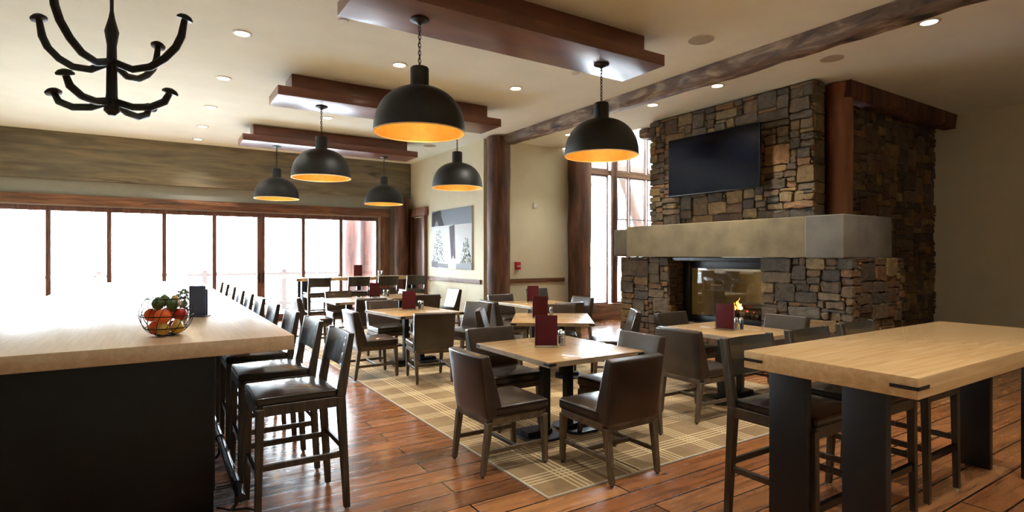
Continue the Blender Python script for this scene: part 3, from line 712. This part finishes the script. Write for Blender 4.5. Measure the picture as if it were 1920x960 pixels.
# menus and shakers
def make_menu():
    t = thing('menu_stand', 'x', 'menu stand', (0, 0, 0))
    bx('menu_cover', 'menu', t, (-.10, .10, -.012, -.006, .012, .285), .002)
    bx('menu_cover', 'menu', t, (-.10, .10, .008, .014, .012, .283), .002)
    bx('menu_pages', 'paper', t, (-.097, .096, -.005, .007, .015, .279))
    b = BM(); box(b, -.106, .106, -.045, .045, 0, .005); box(b, -.106, -.102, -.02, .022, .005, .2); box(b, -.104, .106, .018, .021, .005, .12); obj('acrylic_holder', b, 'acrylic', t)
    return t
mn = make_menu(); ms = []
def make_shaker(fill):
    t = thing('pepper_shaker' if fill == 'pepper' else 'salt_shaker', 'x', 'shaker', (0, 0, 0))
    b = BM(); lathe(b, [(.021, 0), (.024, .004), (.022, .09), (.019, .105)], n=12); obj('glass_body', b, 'acrylic', t, smooth=True)
    b = BM(); lathe(b, [(.0185, .006), (.0185, .075)], n=12); obj(fill+'_fill', b, fill, t, smooth=True)
    b = BM(); lathe(b, [(.021, .103), (.021, .122), (.014, .133), (.005, .136)], n=14); obj('cap', b, 'chrome', t, smooth=True, angle=40)
    return t
s1 = make_shaker('salt'); s2 = make_shaker('pepper'); ss1, ss2 = [], []
Tz = .7605+Z
MN = [(2.98, 4.07, Tz, -32, 'the front table'), (4.28, 5.98, Tz, -33, 'the angled table'), (5.64, 8.1, Tz, -30, 'the table near the fire alarm wall'), (5.34, 3.93, Tz, -78, 'the fireplace table'),
      (3.24, 7.93, Tz, -20, 'the mid-room table'), (3.62, 10.6, Tz, -14, 'the joined tables'), (4.2, 13.52, 1.0705, -16, 'the far high table')]
for x, y, z, a, lb in MN:
    place(mn, ms, (x, y, z), a, 'upright maroon menu in a clear stand on '+lb, 'maroon menu stands')
SK = [(3.14, 4.03, 3.19, 4.13, 0), (4.46, 5.98, 4.42, 6.08, 1), (5.70, 8.28, 5.76, 8.21, 2), (5.44, 3.86, 5.5, 3.84, 3), (3.42, 7.85, 3.42, 7.95, 4), (3.86, 10.72, 3.93, 10.7, 5), (4.72, 13.5, 4.8, 13.5, 6)]
for x, y, x2, y2, i in SK:
    z = MN[i][2]; lb = MN[i][4]
    place(s1, ss1, (x, y, z), 0, 'clear glass salt shaker with metal cap on '+lb, 'salt shakers')
    place(s2, ss2, (x2, y2, z), 0, 'clear glass pepper shaker with metal cap on '+lb, 'pepper shakers')
dup(s1, (3.72, 13.5, 1.0705), 0, 'clear glass salt shaker standing apart at the window post side of the far high table', 'salt shakers')

# ------------------------------------------------------------------ bar stool (faces +Y)
def make_stool():
    t = thing('bar_stool', 'x', 'bar stool', (0, 0, 0))
    b = BM(); box(b, -.235, .235, -.21, .262, .715, .765)
    bmesh.ops.subdivide_edges(b, edges=b.edges[:], cuts=5, use_grid_fill=True); dome(b, -.235, .235, -.21, .262, .765, .022)
    bmesh.ops.bevel(b, geom=[e for e in b.edges if e.calc_face_angle(0) > .8], offset=.018, segments=4, profile=.55, affect='EDGES')
    obj('seat', b, 'leather_dark', t, smooth=True, angle=60)
    b = BM(); box(b, -.23, .23, .225, .258, .655, .718); box(b, -.23, .23, -.245, -.212, .655, .718); box(b, -.245, -.21, -.212, .225, .655, .718); box(b, .21, .245, -.212, .225, .655, .718); obj('seat_frame', b, 'darkwood', t, bev=.003, seg=1)
    for s in (-1, 1):
        b = BM(); post(b, (s*.228, .25, .012), (s*.228, .238, .70), .034, .036, .044, .046); lg = obj('leg', b, 'darkwood', t, bev=.003, seg=1)
        b = BM(); lathe(b, [(.012, 0), (.012, .014)], (s*.228, .25, 0), 10); obj('foot_glide', b, 'chrome', lg)
        b = BM(); post(b, (s*.228, -.268, .012), (s*.228, -.228, .715), .034, .038, .042, .056)
        post(b, (s*.228, -.228, .715), (s*.228, -.295, 1.105), .042, .056, .034, .036); lg = obj('rear_leg_post', b, 'darkwood', t, bev=.003, seg=1)
        b = BM(); lathe(b, [(.012, 0), (.012, .014)], (s*.228, -.268, 0), 10); obj('foot_glide', b, 'chrome', lg)
        b = BM(); box(b, s*.228-.010, s*.228+.010, -.24, .235, .335, .372); obj('stretcher', b, 'darkwood', t, bev=.003, seg=1)
    b = BM(); box(b, -.212, .212, -.262, -.240, .37, .405); obj('rear_stretcher', b, 'darkwood', t, bev=.003, seg=1)
    b = BM(); box(b, -.212, .212, .232, .256, .27, .31); box(b, -.212, .212, .230, .258, .31, .314); obj('footrest', b, 'rail_metal', t, bev=.002, seg=1)
    b = BM()
    hexa(b, [(-.214, -.272, .885), (.214, -.272, .885), (.214, -.236, .885), (-.214, -.236, .885)], [(-.214, -.309, 1.098), (.214, -.309, 1.098), (.214, -.274, 1.102), (-.214, -.274, 1.102)])
    bmesh.ops.subdivide_edges(b, edges=b.edges[:], cuts=4, use_grid_fill=True)
    for v in b.verts: v.co.y -= .02*(1-(v.co.x/.214)**2)
    bmesh.ops.bevel(b, geom=[e for e in b.edges if e.calc_face_angle(0) > .8], offset=.006, segments=2, affect='EDGES')
    obj('backrest', b, 'leather_dark', t, smooth=True, angle=60)
    return t
st = make_stool(); sts = []
ords = ['bar stool nearest the viewer, drawn up to the long counter end', 'second bar stool along the long counter from the near end', 'third bar stool along the long counter from the near end', 'fourth bar stool along the long counter from the near end',
        'fifth bar stool along the long counter from the near end', 'sixth bar stool along the long counter from the near end', 'seventh bar stool along the long counter from the near end', 'eighth bar stool along the long counter, only its back top showing',
        'ninth bar stool along the long counter, a sliver before the window', 'last bar stool of the long counter, closest to the sliding doors']
for y, lb in zip([3.5, 4.26, 5.06, 5.95, 6.82, 7.68, 8.52, 9.5, 10.45, 11.35], ords):
    place(st, sts, (.755, y+.25, 0), 90, 'dark leather '+lb, 'bar stools along the long counter')
for (x, lb) in [(3.06, 'closest to the free end'), (3.93, 'second from the free end'), (4.63, 'third from the free end'), (5.33, 'closest to the wall')]:
    dup(st, (x, 12.86, 0), 0, 'black-backed bar stool at the far high table, '+lb, 'bar stools at the far high table')
for (x, lb) in [(3.07, 'front-most bar stool behind the corner of the close high table'), (3.73, 'middle bar stool behind the close high table, back and seat edge showing'), (4.38, 'bar stool behind the close high table, only a sliver of back showing')]:
    dup(st, (x, 1.81, 0), 180, 'dark grey-brown leather '+lb, 'bar stools at the close high table')

# ------------------------------------------------------------------ long counter
ct = thing('bar_counter', 'long pale oak bar counter with thick top and black panelled base', 'counter', (0, 0, 0))
bx('countertop', 'oakv', ct, (-1.1, .736, 3.66, 12.4, 1.01, 1.10), .004)
b = BM(); box(b, -.75, .31, 3.9, 12.2, 0.0, 1.008); obj('base_cabinet', b, 'black', ct, bev=.004)
b = BM()
for i in range(9): box(b, .305, .322, 3.95+.92*i, 4.80+.92*i, .12, .96)
obj('base_panels', b, 'black', ct, bev=.004)
fr = thing('foot_rail', 'dark metal foot rail tube along the stool side of the long counter', 'foot rail', (0, 0, 0))
b = BM(); tube(b, [(.43, 3.62, .17), (.43, 12.0, .17)], .026, 16); obj('rail_tube', b, 'rail_metal', fr, smooth=True, angle=50)
for y in (3.85, 4.9, 5.95, 7.0, 8.05, 9.1, 10.15, 11.2):
    b = BM(); lathe(b, [(.031, -.02), (.031, .02)], n=16)
    bmesh.ops.rotate(b, verts=b.verts[:], matrix=Matrix.Rotation(PI/2, 3, 'X')); bmesh.ops.translate(b, verts=b.verts[:], vec=(.43, y, .17))
    tube(b, [(.43, y, .15), (.43, y, .05), (.40, y, .012)], .011, 8); tube(b, [(.43, y, .17), (.32, y, .17)], .011, 8)
    obj('rail_bracket', b, 'rail_metal', fr, smooth=True, angle=50)
b = BM(); tube(b, [(.33, 3.93, .02), (.40, 3.87, .01), (.49, 3.84, .01), (.55, 3.76, .009), (.50, 3.64, .009), (.42, 3.56, .009), (.33, 3.6, .009)], .006, 6)
tag(obj('power_cord', b, 'black', smooth=True), 'thin black power cord looped on the floor below the foot rail', 'cord')

# fruit basket on the counter
bk = thing('wire_fruit_basket', 'round black wire basket of fruit on the long counter', 'basket', (.065, 4.08, 1.1005))
b = BM()
def bprof(a): return .145*math.sin(a)**.8, .135-.135*math.cos(a)*1.0
for k in range(14):
    an = 2*PI*k/14; pts = []
    for i in range(13):
        a = .35+(2.35-.35)*i/12; r, z = bprof(a); pts.append((r*math.cos(an+i*.06), r*math.sin(an+i*.06), z))
    tube(b, pts, .0022, 5)
for a in (.35, .9, 1.5, 2.35):
    r, z = bprof(a); tube(b, [(r*math.cos(2*PI*k/28), r*math.sin(2*PI*k/28), z) for k in range(28)], .0032, 6, True)
tube(b, [(.05*math.cos(2*PI*k/20), .05*math.sin(2*PI*k/20), .004) for k in range(20)], .004, 6, True)
obj('wire_cage', b, 'iron', bk, smooth=True)
fruit_m = {'orange': plain('orange_peel', srgb(226, 96, 30), .45, var=.12, nscale=30, bstr=.2), 'apple': plain('apple_skin', srgb(176, 40, 26), .3, var=.35, nscale=8),
           'pear': plain('pear_skin', srgb(190, 150, 60), .4, var=.2, nscale=10), 'lime': plain('lime_skin', srgb(70, 96, 48), .4, var=.2, nscale=20)}
def make_fruit(kind, loc, r, label):
    t = thing(kind, label, kind, loc, random.uniform(0, 360), 'fruit in the wire basket'); b = BM()
    if kind == 'apple': prof = [(0.001, -.80), (.35, -.92), (.8, -.62), (1.0, 0), (.95, .42), (.65, .82), (.3, .86), (.08, .66)]
    elif kind == 'pear': prof = [(0.001, -.95), (.5, -.88), (.92, -.5), (1.0, -.1), (.82, .4), (.5, .85), (.38, 1.15), (.2, 1.28), (.03, 1.26)]
    elif kind == 'lime': prof = [(0.001, -1.15), (.25, -1.0), (.7, -.7), (.98, -.1), (.95, .3), (.6, .8), (.2, 1.02), (.02, 1.15)]
    else: prof = [(0.001, -.95), (.5, -.85), (.87, -.5), (1.0, 0), (.87, .5), (.5, .85), (.08, .93)]
    lathe(b, [(p[0]*r, p[1]*r) for p in prof], n=20, cap=False); o = obj('fruit_body', b, fruit_m[kind], t, smooth=True, angle=80)
    sm = o.modifiers.new('s', 'SUBSURF'); sm.levels = 1; sm.render_levels = 1
    b = BM(); tube(b, [(0, 0, prof[-1][1]*r-.004), (.002, 0, prof[-1][1]*r+.008)], .0018, 5); obj('fruit_stem', b, 'char', t)
    return t
B0 = Vector((.065, 4.08, 1.10))
for kind, dx, dy, dz, r, lb in [('pear', .055, -.055, .052, .036, 'yellow-brown pear low in the basket on the stool side'), ('pear', -.02, -.075, .05, .036, 'yellow-brown pear low in the basket beside the first'),
        ('orange', -.055, .03, .05, .04, 'orange at the bottom of the basket, window side'), ('apple', .05, .05, .05, .038, 'red apple at the bottom of the basket, window side'),
        ('orange', -.02, -.07, .125, .042, 'bright orange in the middle of the basket front'), ('apple', .07, -.03, .13, .038, 'red apple against the wires on the stool side'),
        ('apple', .02, .055, .135, .038, 'red apple behind the bright orange'), ('orange', -.08, .01, .13, .038, 'orange resting against the wires away from the stools'),
        ('lime', .03, -.055, .195, .034, 'dark green lime on top of the front fruit'), ('lime', -.045, -.03, .20, .034, 'green lime heaped beside the dark lime'), ('pear', .045, .03, .20, .032, 'pale yellow pear on top of the heap'), ('lime', -.01, .04, .215, .03, 'small green lime at the very top of the heap')]:
    make_fruit(kind, tuple(B0+Vector((dx, dy, dz))), r*1.14, lb)
# dark caddy with a trailing succulent
cd = thing('counter_caddy', 'dark blue-grey upright holder standing behind the fruit basket', 'holder', (.30, 5.18, 1.1005), -30)
b = BM(); box(b, -.07, .06, -.006, .006, 0, .25); box(b, -.07, .05, .05, .056, 0, .22); box(b, -.07, .075, -.05, .056, 0, .008); box(b, -.07, -.064, 0, .05, 0, .2); obj('holder_body', b, plain('slate_blue', srgb(70, 78, 104), .4, var=.1), cd, bev=.002, seg=1)
pl = thing('succulent_plant', 'small leafy succulent in a dark pot beside the upright holder', 'plant', (.185, 5.02, 1.1005))
b = BM(); lathe(b, [(.03, 0), (.04, .05), (.045, .08), (.040, .08), (.036, .06)], n=20); obj('pot', b, 'black', pl, smooth=True)
b = BM(); rr = random.Random(3)
for i in range(70):
    a = rr.random()*2*PI; z = .08+rr.random()*.15; r = .012+rr.random()*.03
    bmesh.ops.create_icosphere(b, subdivisions=1, radius=.009, matrix=Matrix.Translation((r*math.cos(a), r*math.sin(a), z)) @ Matrix.Diagonal((1, 1, 1.3, 1)))
for i in range(6):
    a = i*1.05; tube(b, [(0, 0, .06), (.02*math.cos(a), .02*math.sin(a), .15), (.03*math.cos(a), .03*math.sin(a), .225)], .003, 5)
obj('leaves', b, plain('succulent_green', srgb(120, 140, 120), .5, var=.3, nscale=30), pl, smooth=True)

# ------------------------------------------------------------------ high tables
def high_table(name, label, x0, x1, y0, y1, zt, legs, th=.094):
    t = thing(name, label, 'high table', (0, 0, 0))
    bx('tabletop', 'oak', t, (x0, x1, y0, y1, zt-th, zt), .004)
    for (a, c, d_, e) in legs: bx('leg', 'black', t, (a, c, d_, e, 0, zt-th-.001), .004)
    zb = zt-th*.5
    for (X, sx) in ((x0, 1), (x1, -1)):
        for (Y, sy) in ((y0, 1), (y1, -1)):
            b = BM(); box(b, min(X, X+sx*.11), max(X, X+sx*.11), Y-.003, Y+.003, zb-.008, zb+.008); box(b, X-.003, X+.003, min(Y, Y+sy*.11), max(Y, Y+sy*.11), zb-.008, zb+.008)
            obj('corner_bracket', b, 'bracket', t)
    return t
high_table('communal_high_table', 'thick pale oak high table close to the viewer on black slab legs', 2.755, 5.3, 1.07, 1.908, 1.07, [(2.765, 2.82, 1.565, 1.765), (2.765, 2.82, 1.2, 1.39), (5.22, 5.28, 1.2, 1.39), (5.22, 5.28, 1.565, 1.765)])
high_table('long_high_table', 'long narrow oak high table along the sliding doors, reaching the wall', 2.70, 5.86, 13.2, 13.86, 1.07, [(2.74, 2.80, 13.26, 13.36), (2.88, 3.08, 13.5, 13.56), (5.6, 5.7, 13.5, 13.56), (4.2, 4.3, 13.6, 13.66)], th=.075)

# ------------------------------------------------------------------ chandelier with nail-head iron arms
cx, cy = -.256, 4.916
cd_ = thing('iron_chandelier', 'black wrought iron chandelier arm tips with hammered round ends near the ceiling', 'chandelier', (cx, cy, 0))
b = BM(); lathe(b, [(.02, 2.6), (.05, 2.63), (.035, 2.75), (.03, 3.1), (.045, 3.2), (.02, 3.3), (.012, 3.35), (.012, 4.03), (.07, 4.05), (.07, H-.001)], n=16); obj('stem', b, 'iron', cd_, smooth=True)
ra = math.radians(-32.7)
for k in range(4):
    a = ra+2*PI*k/4; ux, uy = math.cos(a), math.sin(a)
    def arm(pr, tipr):
        b = BM(); tube(b, [(ux*r, uy*r, z) for r, z in pr], [.026]*(len(pr)-1)+[.02], 10)
        r, z = pr[-1]; tmp = BM(); lathe(tmp, [(.018, -.02), (.05, -.014), (.053, 0), (.035, .018), (.01, .026)], n=14)
        M4 = Matrix.Translation((ux*r, uy*r, z)) @ Matrix.Rotation(.3, 4, Vector((-uy, ux, 0)))
        bmesh.ops.transform(tmp, matrix=M4, verts=tmp.verts[:]); me = bpy.data.meshes.new('t'); tmp.to_mesh(me); b.from_mesh(me); tmp.free()
        obj('iron_arm', b, 'iron', cd_, smooth=True, angle=60)
    arm([(.02, 2.98), (.15, 2.93), (.28, 2.95), (.38, 3.01), (.46, 3.09), (.50, 3.17), (.525, 3.30)], 1)
    a += 0.0
    arm([(.02, 2.70), (.15, 2.66), (.28, 2.66), (.38, 2.70), (.42, 2.77)], 1)

# ------------------------------------------------------------------ outside
sbox('ground_outside', 'bright_ground', [(-60, 70, 14.7, 120, -1.6, -1.5), (12.3, 70, -60, 14.7, -1.6, -1.5)])
sbox('deck_outside', 'deck', [(-12, 16, 14.7, 18.2, -.2, -.04), (6.1, 16, 10.42, 14.7, -.2, -.04)])
rl = thing('deck_railing', 'pale wooden deck railing outside the sliding doors', 'railing', (0, 0, 0))
for x in (-6, -3.6, -1.2, 1.2, 3.3, 6.0, 8.5):
    b = BM(); post(b, (x, 17.9, -.04), (x, 17.9, 1.15), .14, .14, .13, .13); lathe(b, [(.09, 1.15), (.06, 1.22), (.02, 1.25)], (x, 17.9, 0), 12); obj('railing_post', b, 'outrail', rl)
b = BM(); tube(b, [(-12, 17.9, 1.05), (16, 17.9, 1.05)], .05, 10); obj('handrail', b, 'outrail', rl, smooth=True)
b = BM(); tube(b, [(-12, 17.9, .15), (16, 17.9, .15)], .035, 8); obj('bottom_rail', b, 'outrail', rl, smooth=True)
b = BM()
for i in range(100): tube(b, [(-11.9+.28*i, 17.9, .15), (-11.9+.28*i, 17.9, 1.05)], .011, 5)
obj('baluster_wires', b, 'outrail', rl)['kind'] = 'stuff'
tag(log('outside_log_post', (4.83, 16.2, -.04), (4.83, 16.2, 5), .23, 'outlog', 41), 'reddish log porch post outside, close to the pane divider', 'post', 'porch posts')
tag(log('outside_log_post', (5.36, 16.4, -.04), (5.36, 16.4, 5), .23, 'outlog', 42), 'reddish log porch post outside, close to the end jamb', 'post', 'porch posts')
tag(log('outside_log_brace', (12.6, 13.2, 4.4), (13.6, 13.2, 2.2), .15, 'outlog', 43), 'slanting log roof brace seen through the tall windows', 'brace', 'log braces outside')
tag(log('outside_log_brace', (11.6, 13.2, 5.6), (12.7, 13.2, 4.1), .13, 'outlog', 44), 'short log brace seen through the upper panes of the tall windows', 'brace', 'log braces outside')
tag(log('outside_log_rafter', (10.2, 13.2, 4.35), (16, 13.2, 4.35), .14, 'outlog', 45), 'level log rafter outside the tall windows', 'rafter')

# ------------------------------------------------------------------ light
w = bpy.data.worlds.new('world'); sc.world = w; w.use_nodes = True
bg = w.node_tree.nodes['Background']; bg.inputs[0].default_value = (.80, .91, 1.0, 1); bg.inputs[1].default_value = 38.0
def portal(loc, rot, sx, sy):
    l = bpy.data.lights.new('daylight_portal', 'AREA'); l.shape = 'RECTANGLE'; l.size = sx; l.size_y = sy; l.cycles.is_portal = True
    o = bpy.data.objects.new('daylight_portal', l); o.location = loc; o.rotation_euler = rot; COL.objects.link(o)
portal((1.1, 14.62, 1.3), (-PI/2, 0, 0), 7.9, 2.6)
portal((10.33, 10.45, 2.85), (-PI/2, 0, 0), 3.4, 5.0)
l = bpy.data.lights.new('fire_light', 'POINT'); l.energy = 7; l.color = (1, .80, .52); l.shadow_soft_size = .08
o = bpy.data.objects.new('fire_light', l); o.location = (8.3, 5.25, 1.05); COL.objects.link(o)

# ------------------------------------------------------------------ camera
cam = bpy.data.cameras.new('camera'); co = bpy.data.objects.new('camera', cam); COL.objects.link(co)
co.location = (0, 0, 1.6); co.rotation_euler = (PI/2, 0, math.radians(-32.7))
cam.sensor_width = 36; cam.lens = 1045/1920*36; cam.shift_y = -2/1920; cam.clip_end = 300
sc.camera = co
sc.view_settings.view_transform = 'Standard'; sc.view_settings.look = 'None'; sc.view_settings.gamma = 1; sc.view_settings.use_curve_mapping = False
sc.view_settings.exposure = 0.72
sc.cycles.use_denoising = True
sc.cycles.max_bounces = 8; sc.cycles.diffuse_bounces = 5; sc.cycles.transparent_max_bounces = 16; sc.cycles.caustics_reflective = False; sc.cycles.sample_clamp_indirect = 6
